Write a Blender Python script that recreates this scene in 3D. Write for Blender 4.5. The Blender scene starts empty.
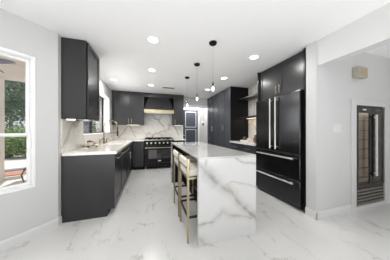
import bpy, bmesh, math, random
from mathutils import Vector, Matrix
random.seed(7)
S = bpy.context.scene
COL = S.collection
# ------------------------------------------------------------------ camera
YAW = math.atan(46 / 150)
cam_d = bpy.data.cameras.new('camera')
cam_d.sensor_width = 36
cam_d.lens = 150 / 390 * 36
cam_d.clip_start = .02
cam = bpy.data.objects.new('camera', cam_d)
COL.objects.link(cam)
cam.location = (0, 0, 1.22)
cam.rotation_euler = (math.radians(90), 0, -YAW)
S.camera = cam
# ------------------------------------------------------------------ world, sun, daylight, added fills, exposure
w = bpy.data.worlds.new('daylight_sky')
S.world = w
w.use_nodes = True
w.node_tree.nodes['Background'].inputs[0].default_value = (.93, .965, 1, 1)
w.node_tree.nodes['Background'].inputs[1].default_value = .8
S.view_settings.view_transform = 'Standard'
S.view_settings.look = 'None'
S.view_settings.exposure = -0.07
S.view_settings.gamma = 1.0
S.view_settings.use_curve_mapping = False


def sun(name, energy, rot):
    d = bpy.data.lights.new(name, 'SUN'); d.energy = energy; d.angle = .01
    d.color = (1, .96, .9)
    o = bpy.data.objects.new(name, d); COL.objects.link(o); o.rotation_euler = rot
    o.location = (0, 0, 8)


def area(name, loc, rot, sx, sy, power, color=(1, 1, 1)):
    d = bpy.data.lights.new(name, 'AREA'); d.shape = 'RECTANGLE'; d.size = sx; d.size_y = sy
    d.energy = power; d.color = color
    o = bpy.data.objects.new(name, d); COL.objects.link(o); o.location = loc; o.rotation_euler = rot
    return o


R90 = math.radians(90)
sun('sun', 5.5, (0, math.radians(38), math.radians(20)))          # from the +x side, over the house
area('rear_ceiling_fill', (-.2, -1.9, .5), (math.radians(170), 0, 0), 4.6, 1.8, 196, (.97, .983, 1))  # added unseen area light facing up, brightens the ceiling
area('side_room_fill', (3.4, -2.9, .95), (math.radians(135), 0, 0), 1.8, 1.5, 4, (.99, .99, 1))  # added unseen fill for the side room
area('diagonal_window_daylight', (-1.95, 1.85, 1.3), (R90, 0, math.radians(-135)), 1.0, 1.4, 5, (.97, .985, 1))
area('sink_window_daylight', (-1.32, 3.96, 1.65), (R90, 0, -R90), 1.7, .95, 22, (.97, .985, 1))


# ------------------------------------------------------------------ material helpers
class NT:
    def __init__(s, name):
        s.m = bpy.data.materials.new(name); s.m.use_nodes = True
        s.t = s.m.node_tree; s.n = s.t.nodes; s.b = s.n['Principled BSDF']

    def add(s, typ, **kw):
        n = s.n.new(typ)
        for k, v in kw.items(): setattr(n, k, v)
        return n

    def link(s, a, b): s.t.links.new(a, b)

    def val(s, sock, v):
        if hasattr(v, 'is_output') or isinstance(v, bpy.types.NodeSocket): s.link(v, sock)
        else: sock.default_value = v

    def math(s, op, a, b=0.0, clamp=False):
        n = s.add('ShaderNodeMath', operation=op, use_clamp=clamp)
        s.val(n.inputs[0], a); s.val(n.inputs[1], b)
        return n.outputs[0]

    def vec(s, op, a, b=(0, 0, 0)):
        n = s.add('ShaderNodeVectorMath', operation=op)
        s.val(n.inputs[0], a); s.val(n.inputs[1], b)
        return n

    def noise(s, v, scale, detail=3, rough=.55):
        n = s.add('ShaderNodeTexNoise'); s.link(v, n.inputs['Vector'])
        n.inputs['Scale'].default_value = scale; n.inputs['Detail'].default_value = detail
        n.inputs['Roughness'].default_value = rough
        return n

    def mix(s, f, a, b):
        n = s.add('ShaderNodeMix', data_type='RGBA')
        s.val(n.inputs[0], f); s.val(n.inputs[6], a); s.val(n.inputs[7], b)
        return n.outputs[2]

    def rng(s, v, a, b, c=0., d=1., smooth=True):
        n = s.add('ShaderNodeMapRange', interpolation_type='SMOOTHSTEP' if smooth else 'LINEAR')
        s.val(n.inputs[0], v)
        for i, x in enumerate((a, b, c, d)): n.inputs[i + 1].default_value = x
        return n.outputs[0]


def c4(c): return (c[0], c[1], c[2], 1)


def mat(name, col, rough=.5, metal=0, spec=.5, emit=None, es=0, var=.04, nscale=6, coat=0, bump=0):
    k = NT(name)
    k.b.inputs['Roughness'].default_value = rough
    k.b.inputs['Metallic'].default_value = metal
    k.b.inputs['Specular IOR Level'].default_value = spec
    k.b.inputs['Coat Weight'].default_value = coat
    tc = k.add('ShaderNodeTexCoord').outputs['Object']
    n = k.noise(tc, nscale, 4)
    lo = tuple(max(0, x * (1 - var)) for x in col); hi = tuple(min(1, x * (1 + var)) for x in col)
    k.link(k.mix(n.outputs[0], c4(lo), c4(hi)), k.b.inputs['Base Color'])
    if bump:
        b = k.add('ShaderNodeBump'); b.inputs['Strength'].default_value = bump; b.inputs['Distance'].default_value = .004
        n2 = k.noise(tc, 90, 3); k.link(n2.outputs[0], b.inputs['Height']); k.link(b.outputs[0], k.b.inputs['Normal'])
    if emit:
        k.b.inputs['Emission Color'].default_value = c4(emit); k.b.inputs['Emission Strength'].default_value = es
    return k.m


def window_glass(name, tint=(1, 1, 1), refl=.9):
    k = NT(name)
    t = k.add('ShaderNodeBsdfTransparent'); t.inputs[0].default_value = c4(tint)
    g = k.add('ShaderNodeBsdfGlossy'); g.inputs['Roughness'].default_value = .02
    f = k.add('ShaderNodeLayerWeight'); f.inputs[0].default_value = .5
    fr = k.math('ADD', k.math('MULTIPLY', k.math('POWER', f.outputs['Facing'], 5.0), .9), .04)
    m = k.add('ShaderNodeMixShader')
    k.link(k.math('MULTIPLY', fr, refl), m.inputs[0]); k.link(t.outputs[0], m.inputs[1]); k.link(g.outputs[0], m.inputs[2])
    k.link(m.outputs[0], k.n['Material Output'].inputs['Surface'])
    return k.m


def marble(name, axes='xz', segs=(), origin=(0, 0, 0), base=(.80, .79, .77), vein=(.36, .33, .28), gold=(.40, .27, .13),
           gen=.5, gscale=1.3, warp=.06, rough=.12, stretch=(1, 1, 1)):
    k = NT(name)
    k.b.inputs['Roughness'].default_value = rough
    tc = k.add('ShaderNodeTexCoord').outputs['Object']
    st = k.vec('MULTIPLY', tc, stretch).outputs[0]
    n1 = k.noise(tc, 3.2, 4)
    off = k.vec('SCALE', k.vec('SUBTRACT', n1.outputs['Color'], (.5, .5, .5)).outputs[0])
    off.inputs['Scale'].default_value = warp * 2
    p = k.vec('ADD', tc, off.outputs[0]).outputs[0]
    sp = k.add('ShaderNodeSeparateXYZ'); k.link(p, sp.inputs[0])
    cb = k.add('ShaderNodeCombineXYZ')
    ix = ['xyz'.index(a) for a in axes]
    k.link(sp.outputs[ix[0]], cb.inputs[0]); k.link(sp.outputs[ix[1]], cb.inputs[1])
    P = cb.outputs[0]
    o2 = (origin[ix[0]], origin[ix[1]])
    total = None
    for (ax, ay, bx, by, wd, stg) in segs:
        A = Vector((ax - o2[0], ay - o2[1], 0)); B = Vector((bx - o2[0], by - o2[1], 0)); BA = B - A
        pa = k.vec('SUBTRACT', P, tuple(A)).outputs[0]
        h = k.math('DIVIDE', k.vec('DOT_PRODUCT', pa, tuple(BA)).outputs['Value'], BA.length_squared, True)
        sc = k.vec('SCALE', tuple(BA)); k.link(h, sc.inputs['Scale'])
        d = k.vec('LENGTH', k.vec('SUBTRACT', pa, sc.outputs[0]).outputs[0]).outputs['Value']
        core = k.rng(d, 0, wd * .5, stg * .55, 0); halo = k.rng(d, wd * .15, wd * 1.5, stg * .5, 0)
        f = k.math('ADD', core, halo)
        total = f if total is None else k.math('MAXIMUM', total, f)
    # loose veins
    n2 = k.noise(k.vec('ADD', st, off.outputs[0]).outputs[0], gscale, 5, .5)
    v = k.math('ABSOLUTE', k.math('SUBTRACT', n2.outputs[0], .5))
    thin = k.rng(v, 0, .012, 1, 0); wide = k.rng(v, 0, .06, .45, 0)
    msk = k.rng(k.noise(st, gscale * .9, 2).outputs[0], .45, .62)
    g = k.math('MULTIPLY', k.math('MULTIPLY', k.math('ADD', thin, wide), msk), gen)
    mod = k.rng(k.noise(tc, 9, 4).outputs[0], .3, .65, .45, 1)
    if total is not None: g = k.math('MAXIMUM', k.math('MULTIPLY', total, mod), g)
    g = k.math('MINIMUM', g, 1.0)
    vc = k.mix(k.rng(k.noise(tc, 2.3, 2).outputs[0], .45, .6), c4(vein), c4(gold))
    cloud = k.mix(k.noise(tc, 2.0, 3).outputs[0], c4(tuple(x * .95 for x in base)), c4(base))
    k.link(k.mix(g, cloud, vc), k.b.inputs['Base Color'])
    return k.m


def floor_material():
    k = NT('marble_floor_tile')
    k.b.inputs['Roughness'].default_value = .16
    tc = k.add('ShaderNodeTexCoord').outputs['Object']
    st = k.vec('MULTIPLY', tc, (1.5, .62, 1)).outputs[0]
    n1 = k.noise(tc, 2.5, 4)
    off = k.vec('SCALE', k.vec('SUBTRACT', n1.outputs['Color'], (.5, .5, .5)).outputs[0]); off.inputs['Scale'].default_value = .35
    n2 = k.noise(k.vec('ADD', st, off.outputs[0]).outputs[0], 1.6, 4, .5)
    v = k.math('ABSOLUTE', k.math('SUBTRACT', n2.outputs[0], .5))
    f = k.math('ADD', k.rng(v, 0, .009, .52, 0), k.rng(v, 0, .04, .12, 0))
    f = k.math('MULTIPLY', f, k.rng(k.noise(tc, 3.1, 3).outputs[0], .42, .60))
    base = k.mix(k.noise(tc, 1.3, 3).outputs[0], (.62, .61, .595, 1), (.69, .68, .665, 1))
    colr = k.mix(f, base, (.34, .32, .30, 1))
    br = k.add('ShaderNodeTexBrick'); k.link(tc, br.inputs['Vector'])
    br.inputs['Scale'].default_value = 1; br.inputs['Mortar Size'].default_value = .0018
    br.inputs['Brick Width'].default_value = .6; br.inputs['Row Height'].default_value = 1.2; br.offset = .5
    k.link(k.mix(k.math('MULTIPLY', br.outputs['Fac'], .35), colr, (.45, .44, .43, 1)), k.b.inputs['Base Color'])
    return k.m


M = {}
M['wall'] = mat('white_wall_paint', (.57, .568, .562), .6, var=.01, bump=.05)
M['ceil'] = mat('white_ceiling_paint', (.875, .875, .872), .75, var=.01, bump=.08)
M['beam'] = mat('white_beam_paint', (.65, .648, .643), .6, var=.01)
M['base'] = mat('white_baseboard', (.66, .658, .652), .4, var=.01)
M['trim'] = mat('white_gloss_trim', (.84, .84, .835), .35, var=.01)
M['cab'] = mat('charcoal_lacquer', (.020, .020, .0212), .30, var=.06, nscale=3)
M['navy'] = mat('dark_navy_lacquer', (.046, .050, .058), .26, var=.06, nscale=3)
M['black'] = mat('black_enamel', (.006, .006, .0065), .3, spec=.2)
M['matteblack'] = mat('matte_black', (.006, .006, .006), .6, spec=.2)
M['fridge'] = mat('black_stainless', (.06, .06, .063), .2, metal=.9, var=.08, nscale=2)
M['steel'] = mat('brushed_steel', (.62, .60, .56), .3, metal=1, var=.05)
M['champ'] = mat('champagne_handle', (.42, .36, .27), .32, metal=1, var=.05)
M['brass'] = mat('polished_brass', (.44, .38, .26), .3, metal=1, var=.25, nscale=14)
M['gold'] = mat('satin_gold', (.47, .39, .26), .36, metal=1, var=.05)
M['bronze'] = mat('dark_bronze', (.06, .045, .03), .35, metal=.8)
M['faucet'] = mat('antique_brass', (.27, .21, .14), .28, metal=1)
M['cream'] = mat('cream_upholstery', (.70, .65, .57), .85, var=.05, nscale=40, bump=.3)
M['white'] = mat('white_plastic', (.80, .79, .77), .4)
M['glow'] = mat('lamp_diffuser', (1, 1, 1), .4, emit=(1, .97, .92), es=5)
M['warmglow'] = mat('warm_light_strip', (1, 1, 1), .4, emit=(1, .88, .70), es=3)
M['bulb'] = mat('lit_bulb', (1, 1, 1), .4, emit=(1, .97, .92), es=4)
M['hallglow'] = mat('entry_fill_diffuser', (1, 1, 1), .4, emit=(1, .98, .95), es=6)
M['ovenglass'] = mat('oven_glass', (.02, .021, .023), .06, spec=.9, coat=.6)
M['wglass'] = window_glass('clear_window_glass')
M['wineglass'] = window_glass('tinted_wine_glass', (.88, .84, .79), 1)
M['shadeglass'] = window_glass('clear_shade_glass', (.985, .987, .99), .6)
M['winebody'] = mat('graphite_metal', (.03, .027, .025), .45)
M['wineback'] = mat('wine_cabinet_liner', (.52, .49, .45), .5)  # liner colour raised to imitate light inside the cabinet
M['wood'] = mat('rack_wood', (.22, .19, .16), .5, var=.2)
M['bottle'] = mat('dark_bottle_glass', (.012, .02, .014), .12)
M['tan'] = mat('tan_speaker_cloth', (.40, .32, .21), .8, var=.1, nscale=60)
M['beige'] = mat('beige_plastic', (.40, .37, .32), .6)
M['door'] = mat('navy_door_paint', (.06, .068, .09), .4)
M['brown'] = mat('brown_glaze', (.14, .06, .03), .3, var=.3)
M['ceramic'] = mat('cream_ceramic', (.75, .70, .60), .3)
M['stucco'] = mat('beige_stucco', (.80, .74, .66), .9, var=.05, bump=.4)
M['concrete'] = mat('pale_concrete', (.66, .63, .59), .85, var=.06)
M['paver'] = mat('reddish_paver', (.42, .22, .16), .85, var=.25, nscale=8)
M['slate'] = mat('blue_grey_matte', (.18, .20, .26), .8, var=.2)
M['fan'] = mat('slate_grey_fan', (.10, .10, .13), .5)
M['bark'] = mat('bark', (.13, .09, .06), .9, var=.3)
M['greypanel'] = mat('grey_panel', (.16, .16, .17), .4)
M['ventgrey'] = mat('vent_grey', (.16, .16, .16), .6)
M['winedoor'] = mat('dark_bronze_frame', (.05, .043, .038), .42, metal=.3)
M['satin'] = mat('satin_aluminium', (.72, .71, .69), .5, metal=.3)
M['louver'] = mat('louver_graphite', (.16, .145, .13), .45, metal=.2)
M['fence'] = mat('grey_block_wall', (.62, .62, .61), .9, var=.1)


def leaf_mat(name, a, b):
    k = NT(name); tc = k.add('ShaderNodeTexCoord').outputs['Object']
    k.link(k.mix(k.rng(k.noise(tc, 3.5, 4).outputs[0], .35, .65), c4(a), c4(b)), k.b.inputs['Base Color'])
    k.b.inputs['Roughness'].default_value = .55
    return k.m


M['leaf'] = leaf_mat('tree_leaf', (.035, .085, .04), (.10, .19, .09))
M['leaf2'] = leaf_mat('shrub_leaf', (.10, .20, .05), (.24, .36, .12))
M['floor'] = floor_material()


# ------------------------------------------------------------------ mesh helpers
class MB:
    def __init__(s, mx=None): s.v = []; s.f = []; s.mx = mx

    def _add(s, vs, fs):
        n = len(s.v)
        for p in vs:
            p = Vector(p)
            s.v.append(s.mx @ p if s.mx else p)
        s.f += [tuple(i + n for i in f) for f in fs]
        return s

    def box(s, x0, x1, y0, y1, z0, z1):
        return s._add([(x0, y0, z0), (x1, y0, z0), (x1, y1, z0), (x0, y1, z0), (x0, y0, z1), (x1, y0, z1), (x1, y1, z1), (x0, y1, z1)],
                      [(0, 3, 2, 1), (4, 5, 6, 7), (0, 1, 5, 4), (1, 2, 6, 5), (2, 3, 7, 6), (3, 0, 4, 7)])

    def prism(s, pts, h0, h1, ax=2):
        """polygon pts (2D) extruded along axis ax from h0 to h1"""
        n = len(pts)

        def mk(p, h):
            q = list(p); q.insert(ax, h); return q
        vs = [mk(p, h0) for p in pts] + [mk(p, h1) for p in pts]
        fs = [tuple(range(n))[::-1], tuple(range(n, 2 * n))] + [(i, (i + 1) % n, n + (i + 1) % n, n + i) for i in range(n)]
        return s._add(vs, fs)

    def tube(s, pts, r, seg=10, caps=True):
        pts = [Vector(p) for p in pts]; n = len(pts); vs = []; fs = []
        rs = r if isinstance(r, (list, tuple)) else [r] * n
        up = None
        for i, p in enumerate(pts):
            d = (pts[min(i + 1, n - 1)] - pts[max(i - 1, 0)]).normalized()
            if up is None:
                up = Vector((0, 0, 1)) if abs(d.z) < .9 else Vector((1, 0, 0))
            a = d.cross(up).normalized(); b = a.cross(d).normalized(); up = b
            for j in range(seg):
                t = 2 * math.pi * j / seg
                vs.append(p + (a * math.cos(t) + b * math.sin(t)) * rs[i])
        for i in range(n - 1):
            for j in range(seg):
                k = (j + 1) % seg
                fs.append((i * seg + j, i * seg + k, (i + 1) * seg + k, (i + 1) * seg + j))
        if caps: fs += [tuple(range(seg))[::-1], tuple(range((n - 1) * seg, n * seg))]
        return s._add(vs, fs)

    def lathe(s, c, prof, seg=20, ax=2, closed=False):
        """prof: list of (r, h) about axis ax through c"""
        vs = []; fs = []; n = len(prof)
        for (r, h) in prof:
            for j in range(seg):
                t = 2 * math.pi * j / seg
                q = [r * math.cos(t), r * math.sin(t)]; q.insert(ax, h)
                vs.append((c[0] + q[0], c[1] + q[1], c[2] + q[2]))
        for i in range(n - 1):
            for j in range(seg):
                k = (j + 1) % seg
                fs.append((i * seg + j, i * seg + k, (i + 1) * seg + k, (i + 1) * seg + j))
        if not closed:
            fs += [tuple(range(seg))[::-1], tuple(range((n - 1) * seg, n * seg))]
        return s._add(vs, fs)

    def build(s, name, m, parent=None, bevel=0, smooth=True, loc=None):
        root = parent
        off = Vector((0, 0, 0))
        while root is not None:
            off += root.location; root = root.parent
        if loc is not None: off = off + Vector(loc)
        me = bpy.data.meshes.new(name)
        me.from_pydata([tuple(v - off) for v in s.v], [], s.f)
        b = bmesh.new(); b.from_mesh(me); bmesh.ops.recalc_face_normals(b, faces=b.faces); b.to_mesh(me); b.free()
        if smooth:
            for p in me.polygons: p.use_smooth = True
            me.set_sharp_from_angle(angle=math.radians(35))
        me.materials.append(M[m] if isinstance(m, str) else m)
        o = bpy.data.objects.new(name, me); COL.objects.link(o)
        if parent is not None: o.parent = parent
        if loc is not None: o.location = loc
        if bevel:
            bv = o.modifiers.new('bevel', 'BEVEL'); bv.width = bevel; bv.segments = 2; bv.limit_method = 'ANGLE'
        return o


def tag(o, label, cat, group=None):
    o['label'] = label; o['category'] = cat
    if group: o['group'] = group
    return o


def thing(name, loc, label, cat, group=None):
    o = bpy.data.objects.new(name, None); COL.objects.link(o); o.location = loc
    o.empty_display_size = .1
    return tag(o, label, cat, group)


def struct(o): o['kind'] = 'structure'; return o


def dup(root, loc, label):
    r = root.copy(); COL.objects.link(r); r.location = loc; r['label'] = label

    def rec(a, b):
        for ch in [x for x in bpy.data.objects if x.parent == a]:
            c = ch.copy(); COL.objects.link(c); c.parent = b
            rec(ch, c)
    rec(root, r)
    return r


def frame(o, U, N):
    """local (u, n, v): u along U, n out of the face, v up"""
    U = Vector(U); N = Vector(N)
    return Matrix(((U.x, N.x, 0, o[0]), (U.y, N.y, 0, o[1]), (0, 0, 1, o[2]), (0, 0, 0, 1)))


def shaker(mb, u0, u1, v0, v1, n0=0, t=.02, st=.06, rec=.009):
    mb.box(u0, u0 + st, n0, n0 + t, v0, v1); mb.box(u1 - st, u1, n0, n0 + t, v0, v1)
    mb.box(u0 + st, u1 - st, n0, n0 + t, v0, v0 + st); mb.box(u0 + st, u1 - st, n0, n0 + t, v1 - st, v1)
    mb.box(u0 + st, u1 - st, n0, n0 + t - rec, v0 + st, v1 - st)
    return mb


def bar(mb, a, b, n0, off=.032, w=.011):
    """bar pull between (u,v) a and b on the face n0"""
    (u0, v0), (u1, v1) = a, b
    h = w / 2
    if abs(u1 - u0) > abs(v1 - v0):
        mb.box(u0, u1, n0 + off - h, n0 + off + h, v0 - h, v0 + h)
        for u in (u0 + .03, u1 - .03): mb.box(u - h * .8, u + h * .8, n0, n0 + off, v0 - h * .8, v0 + h * .8)
    else:
        mb.box(u0 - h, u0 + h, n0 + off - h, n0 + off + h, v0, v1)
        for v in (v0 + .025, v1 - .025): mb.box(u0 - h * .8, u0 + h * .8, n0, n0 + off, v - h * .8, v + h * .8)
    return mb


def cabinet(name, loc, U, N, wd, z0, z1, depth, label, fronts, cat='cabinet', group=None, kick=0, m='cab', hm='champ', kickd=.075, bm=None):
    """front-left-bottom at loc (on the carcass front). fronts: (part, u0,u1,v0,v1, handle) in local u, absolute v"""
    U = Vector(U); N = Vector(N)
    cen = Vector((loc[0], loc[1], 0)) + U * wd / 2 - N * depth / 2
    t = thing(name, (cen.x, cen.y, 0 if kick else z0), label, cat, group)
    fx = frame((loc[0], loc[1], 0), U, N)
    b = MB(fx).box(.001, wd - .001, -depth, 0, z0 + kick, z1)
    b.build('body', bm or m, t)
    if kick:
        MB(fx).box(.001, wd - .001, -depth, -kickd, z0, z0 + kick).build('toe_kick', 'matteblack', t)
    for (pn, u0, u1, v0, v1, hd) in fronts:
        d = shaker(MB(fx), u0, u1, v0, v1, .0005).build(pn, m, t, bevel=.0015)
        if hd: bar(MB(fx), hd[0], hd[1], .02).build('handle', hm, d, bevel=.0015)
    return t


# ================================================================== STRUCTURE
C0 = Vector((-1.1, 2.325, 0))                       # corner where the diagonal wall meets the left wall
k7 = math.sqrt(.5)
DIAG = frame(C0, (-k7, -k7, 0), (k7, -k7, 0))       # u along the wall away from the corner, n into the room
CH = 2.44
poly_out = [(-3.3, -3.12), (4.62, -3.12), (4.62, 1.62), (2.9, 1.62), (2.9, 6.35), (1.05, 6.35), (1.05, 5.6), (-1.25, 5.6), (-1.25, 2.40), (-3.3, .35)]
struct(MB().prism(poly_out, -.1, 0).build('floor', 'floor', smooth=False))
struct(MB().prism(poly_out, CH, CH + .12).build('ceiling', 'ceil', smooth=False))
# left wall with the sink window opening
LW = MB()
wy0, wy1, wz0, wz1 = 3.05, 4.88, 1.13, 2.14
LW.box(-1.3, -1.1, 2.325, wy0, 0, CH); LW.box(-1.3, -1.1, wy1, 5.6, 0, CH)
LW.box(-1.3, -1.1, wy0, wy1, 0, wz0); LW.box(-1.3, -1.1, wy0, wy1, wz1, CH)
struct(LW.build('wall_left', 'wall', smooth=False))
# diagonal wall with the garden window opening
du0, du1, dz0, dz1 = .20, 1.36, .565, 2.06
DW = MB(DIAG)
DW.box(0, du0, -.15, 0, 0, CH); DW.box(du1, 2.83, -.15, 0, 0, CH)
DW.box(du0, du1, -.15, 0, 0, dz0); DW.box(du0, du1, -.15, 0, dz1, CH)
struct(DW.build('wall_left_diagonal', 'wall', smooth=False))
struct(MB().box(-3.25, -3.1, -3.1, .34, 0, CH).build('wall_left_rear', 'wall', smooth=False))
# back wall with the cased opening into the entry
BW = MB()
BW.box(-1.1, 1.2, 5.46, 5.58, 0, CH); BW.box(2.24, 2.76, 5.46, 5.58, 0, CH); BW.box(1.2, 2.24, 5.46, 5.58, 2.10, CH)
struct(BW.build('wall_back', 'wall', smooth=False))
struct(MB().box(1.05, 2.9, 6.1, 6.22, 0, CH).build('wall_entry', 'wall', smooth=False))
struct(MB().box(1.05, 1.17, 5.585, 6.095, 0, CH).build('wall_entry_left', 'wall', smooth=False))
struct(MB().box(2.27, 2.39, 5.585, 6.095, 0, CH).build('wall_entry_right', 'wall', smooth=False))
tr = MB()
tr.box(1.19, 2.25, 5.435, 5.4595, 2.07, 2.16); tr.box(1.165, 1.205, 5.435, 5.4595, 0, 2.16); tr.box(2.235, 2.275, 5.435, 5.4595, 0, 2.16)
struct(tr.build('trim_1', 'trim', bevel=.002))
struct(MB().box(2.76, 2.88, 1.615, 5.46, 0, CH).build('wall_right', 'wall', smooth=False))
RF = MB()
RF.box(2.18, 3.004, 1.47, 1.61, 0, CH); RF.box(3.744, 4.6, 1.47, 1.61, 0, CH); RF.box(3.004, 3.744, 1.47, 1.61, 0, .05); RF.box(3.004, 3.744, 1.47, 1.61, 1.60, CH); RF.box(3.004, 3.744, 1.604, 1.61, .05, 1.60)
struct(RF.build('wall_right_front', 'wall', smooth=False))
struct(MB().box(4.5, 4.6, -3.1, 1.47, 0, CH).build('wall_right_outer', 'wall', smooth=False))
struct(MB().box(2.2, 2.34, -3.1, 1.4695, 2.10, CH).build('trim_2', 'beam', smooth=False))
RW = MB()
RW.box(-3.25, 4.6, -3.12, -3.0, 1.9, CH); RW.box(-3.25, -2.75, -3.12, -3.0, 0, 1.9); RW.box(2.3, 2.42, -3.12, -3, 0, 1.9); RW.box(4.42, 4.6, -3.12, -3, 0, 1.9)
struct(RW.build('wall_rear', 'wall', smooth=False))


def board(name, mx, u0, u1, h=.105, t=.014):
    b = MB(mx)
    b.prism([(0, 0), (t, 0), (t, h - .02), (t * .45, h), (0, h)], u0, u1, 0)   # (n, v) profile along u
    return struct(b.build(name, 'base', smooth=False))


board('baseboard_left_diagonal', DIAG, 0, 2.8)
board('baseboard_left', frame((-1.1, 0, 0), (0, 1, 0), (1, 0, 0)), 2.32, 2.382)
board('baseboard_right_front', frame((0, 1.47, 0), (1, 0, 0), (0, -1, 0)), 2.166, 2.894)
board('baseboard_right_outer_front', frame((0, 1.47, 0), (1, 0, 0), (0, -1, 0)), 3.862, 4.5)
board('baseboard_right_end', frame((2.18, 0, 0), (0, 1, 0), (-1, 0, 0)), 1.456, 1.612)
# white surround of the wine cabinet
t3 = MB()
t3.box(2.895, 3.005, 1.452, 1.4695, 0, 1.69); t3.box(3.745, 3.86, 1.452, 1.4695, 0, 1.69); t3.box(3.005, 3.745, 1.452, 1.4695, 1.60, 1.69); t3.box(3.005, 3.745, 1.452, 1.4695, 0, .05)
struct(t3.build('trim_3', 'wall', bevel=.003))

# garden window in the diagonal wall
w1 = bpy.data.objects.new('window_1', None); COL.objects.link(w1); w1.location = DIAG @ Vector(((du0 + du1) / 2, -.07, dz0)); struct(w1)
fr = MB(DIAG)
a = .012
fr.box(du0 + .001, du0 + .03, -.149, -.002, dz0 + .001, dz1 - .001); fr.box(du1 - .03, du1 - .001, -.149, -.002, dz0 + .001, dz1 - .001)
fr.box(du0 + .03, du1 - .03, -.149, -.002, dz0 + .001, dz0 + .035); fr.box(du0 + .03, du1 - .03, -.149, -.002, dz1 - .035, dz1 - .001)
fr.build('window_frame', 'trim', w1, bevel=.003)
mid = 1.165
for nm, (z0, z1, n0) in {'lower_sash': (dz0 + .036, mid + .02, -.075), 'upper_sash': (mid - .02, dz1 - .036, -.112)}.items():
    s_ = MB(DIAG); u0, u1 = du0 + .031, du1 - .031; b_ = .026
    s_.box(u0, u0 + b_, n0, n0 + .032, z0, z1); s_.box(u1 - b_, u1, n0, n0 + .032, z0, z1)
    s_.box(u0 + b_, u1 - b_, n0, n0 + .032, z0, z0 + b_); s_.box(u0 + b_, u1 - b_, n0, n0 + .032, z1 - b_, z1)
    so = s_.build(nm, 'trim', w1, bevel=.002)
    MB(DIAG).box(u0 + b_ - .004, u1 - b_ + .004, n0 + .012, n0 + .018, z0 + b_ - .004, z1 - b_ + .004).build('pane', 'wglass', so, smooth=False)
# sink window
w2 = bpy.data.objects.new('window_2', None); COL.objects.link(w2); w2.location = (-1.25, (wy0 + wy1) / 2, wz0); struct(w2)
X0, X1 = -1.285, -1.245
f = MB()
f.box(X0, X1, wy0 + .001, wy0 + .04, wz0 + .001, wz1 - .001); f.box(X0, X1, wy1 - .04, wy1 - .001, wz0 + .001, wz1 - .001)
f.box(X0, X1, wy0 + .04, wy1 - .04, wz0 + .001, wz0 + .035); f.box(X0, X1, wy0 + .04, wy1 - .04, wz1 - .035, wz1 - .001)
f.box(X0, X1, 3.92, 3.99, wz0 + .035, wz1 - .035)
f.build('window_frame', 'black', w2, bevel=.002)
for y0, y1 in ((wy0 + .04, 3.92), (3.99, wy1 - .04)):
    MB().box(-1.268, -1.262, y0, y1, wz0 + .035, wz1 - .035).build('pane', 'wglass', w2, smooth=False)
rv = MB()
rv.box(-1.244, -1.099, wy1 - .012, wy1 - .0005, wz0 + .013, wz1 - .0005); rv.box(-1.244, -1.099, wy0 + .0005, wy0 + .012, wz0 + .013, wz1 - .0005)
rv.box(-1.244, -1.099, wy0 + .012, wy1 - .012, wz1 - .012, wz1 - .0005)
rv.build('reveal', 'trim', w2)
MB().box(-1.244, -1.085, wy0 + .0005, wy1 - .0005, wz0 + .0005, wz0 + .0125).build('window_sill', 'trim', w2)

# entry door and its casing on the entry wall
d1 = bpy.data.objects.new('door_1', None); COL.objects.link(d1); d1.location = (1.6, 6.07, 0); struct(d1)
FE = frame((0, 6.099, 0), (1, 0, 0), (0, -1, 0))
db = MB(FE); db.box(1.30, 1.985, 0, .035, .01, 2.06); db.build('door_slab', 'door', d1, bevel=.002)
for (z0, z1) in ((1.33, 1.98), (.60, 1.25), (.12, .50)):
    fm = MB(FE)
    u0, u1 = 1.44, 1.91; q = .022
    fm.box(u0, u0 + q, .035, .047, z0, z1); fm.box(u1 - q, u1, .035, .047, z0, z1); fm.box(u0 + q, u1 - q, .035, .047, z0, z0 + q); fm.box(u0 + q, u1 - q, .035, .047, z1 - q, z1)
    fm.build('panel_molding', 'trim', d1, bevel=.003)
dh = MB(FE); dh.lathe((1.36, .035, 1.0), [(.026, 0), (.026, .008), (.009, .012), (.009, .05)], 14, 1); dh.box(1.35, 1.46, .06, .075, .99, 1.012)
dh.build('door_handle', 'steel', d1)
cs = MB(FE); cs.box(1.21, 1.295, 0, .02, 0, 2.13); cs.box(1.99, 2.07, 0, .02, 0, 2.13); cs.box(1.295, 1.99, 0, .02, 2.065, 2.13)
struct(cs.build('trim_4', 'trim', bevel=.002))

# ================================================================== BACKSPLASH (wall finish)
sx = [(-.95, .95, -.62, 1.4, .03, .8), (-1.1, 1.2, -.88, .95, .02, .5), (-.62, 1.38, -.45, 1.0, .025, .7), (-.45, 1.36, -.2, 1.2, .012, .5), (-.2, 1.2, -.02, .98, .015, .5),
      (.06, 1.86, .2, 1.62, .035, .8), (.2, 1.62, .34, 1.56, .035, 1.0), (.34, 1.56, .44, 1.72, .025, .9), (.3, 1.57, .50, 1.36, .03, .9), (.44, 1.7, .62, 1.80, .02, .6), (.5, 1.36, .58, 1.1, .02, .5), (.10, 1.4, .3, 1.0, .015, .35),
      (.66, 1.84, .84, 1.42, .025, .8), (.84, 1.42, 1.05, 1.02, .03, .9), (-.1, 1.7, .12, 1.5, .012, .4)]
mb_ = marble('veined_backsplash', 'xz', sx, (0, 0, 0), base=(.74, .715, .67), gen=.6, warp=.06, vein=(.22, .18, .13), gold=(.30, .17, .06), rough=.16)
bs = MB(); bs.box(-1.099, 1.16, 5.445, 5.459, .921, 1.384); bs.box(-.153, .797, 5.445, 5.459, 1.384, 1.90)
struct(bs.build('wall_back_splash', mb_, smooth=False))
sy = [(2.40, 1.0, 2.75, 1.38, .03, .7), (2.42, .92, 2.6, 1.2, .015, .5), (4.9, 1.38, 5.2, 1.0, .03, .7), (2.9, 1.36, 3.1, .95, .012, .4)]
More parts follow.
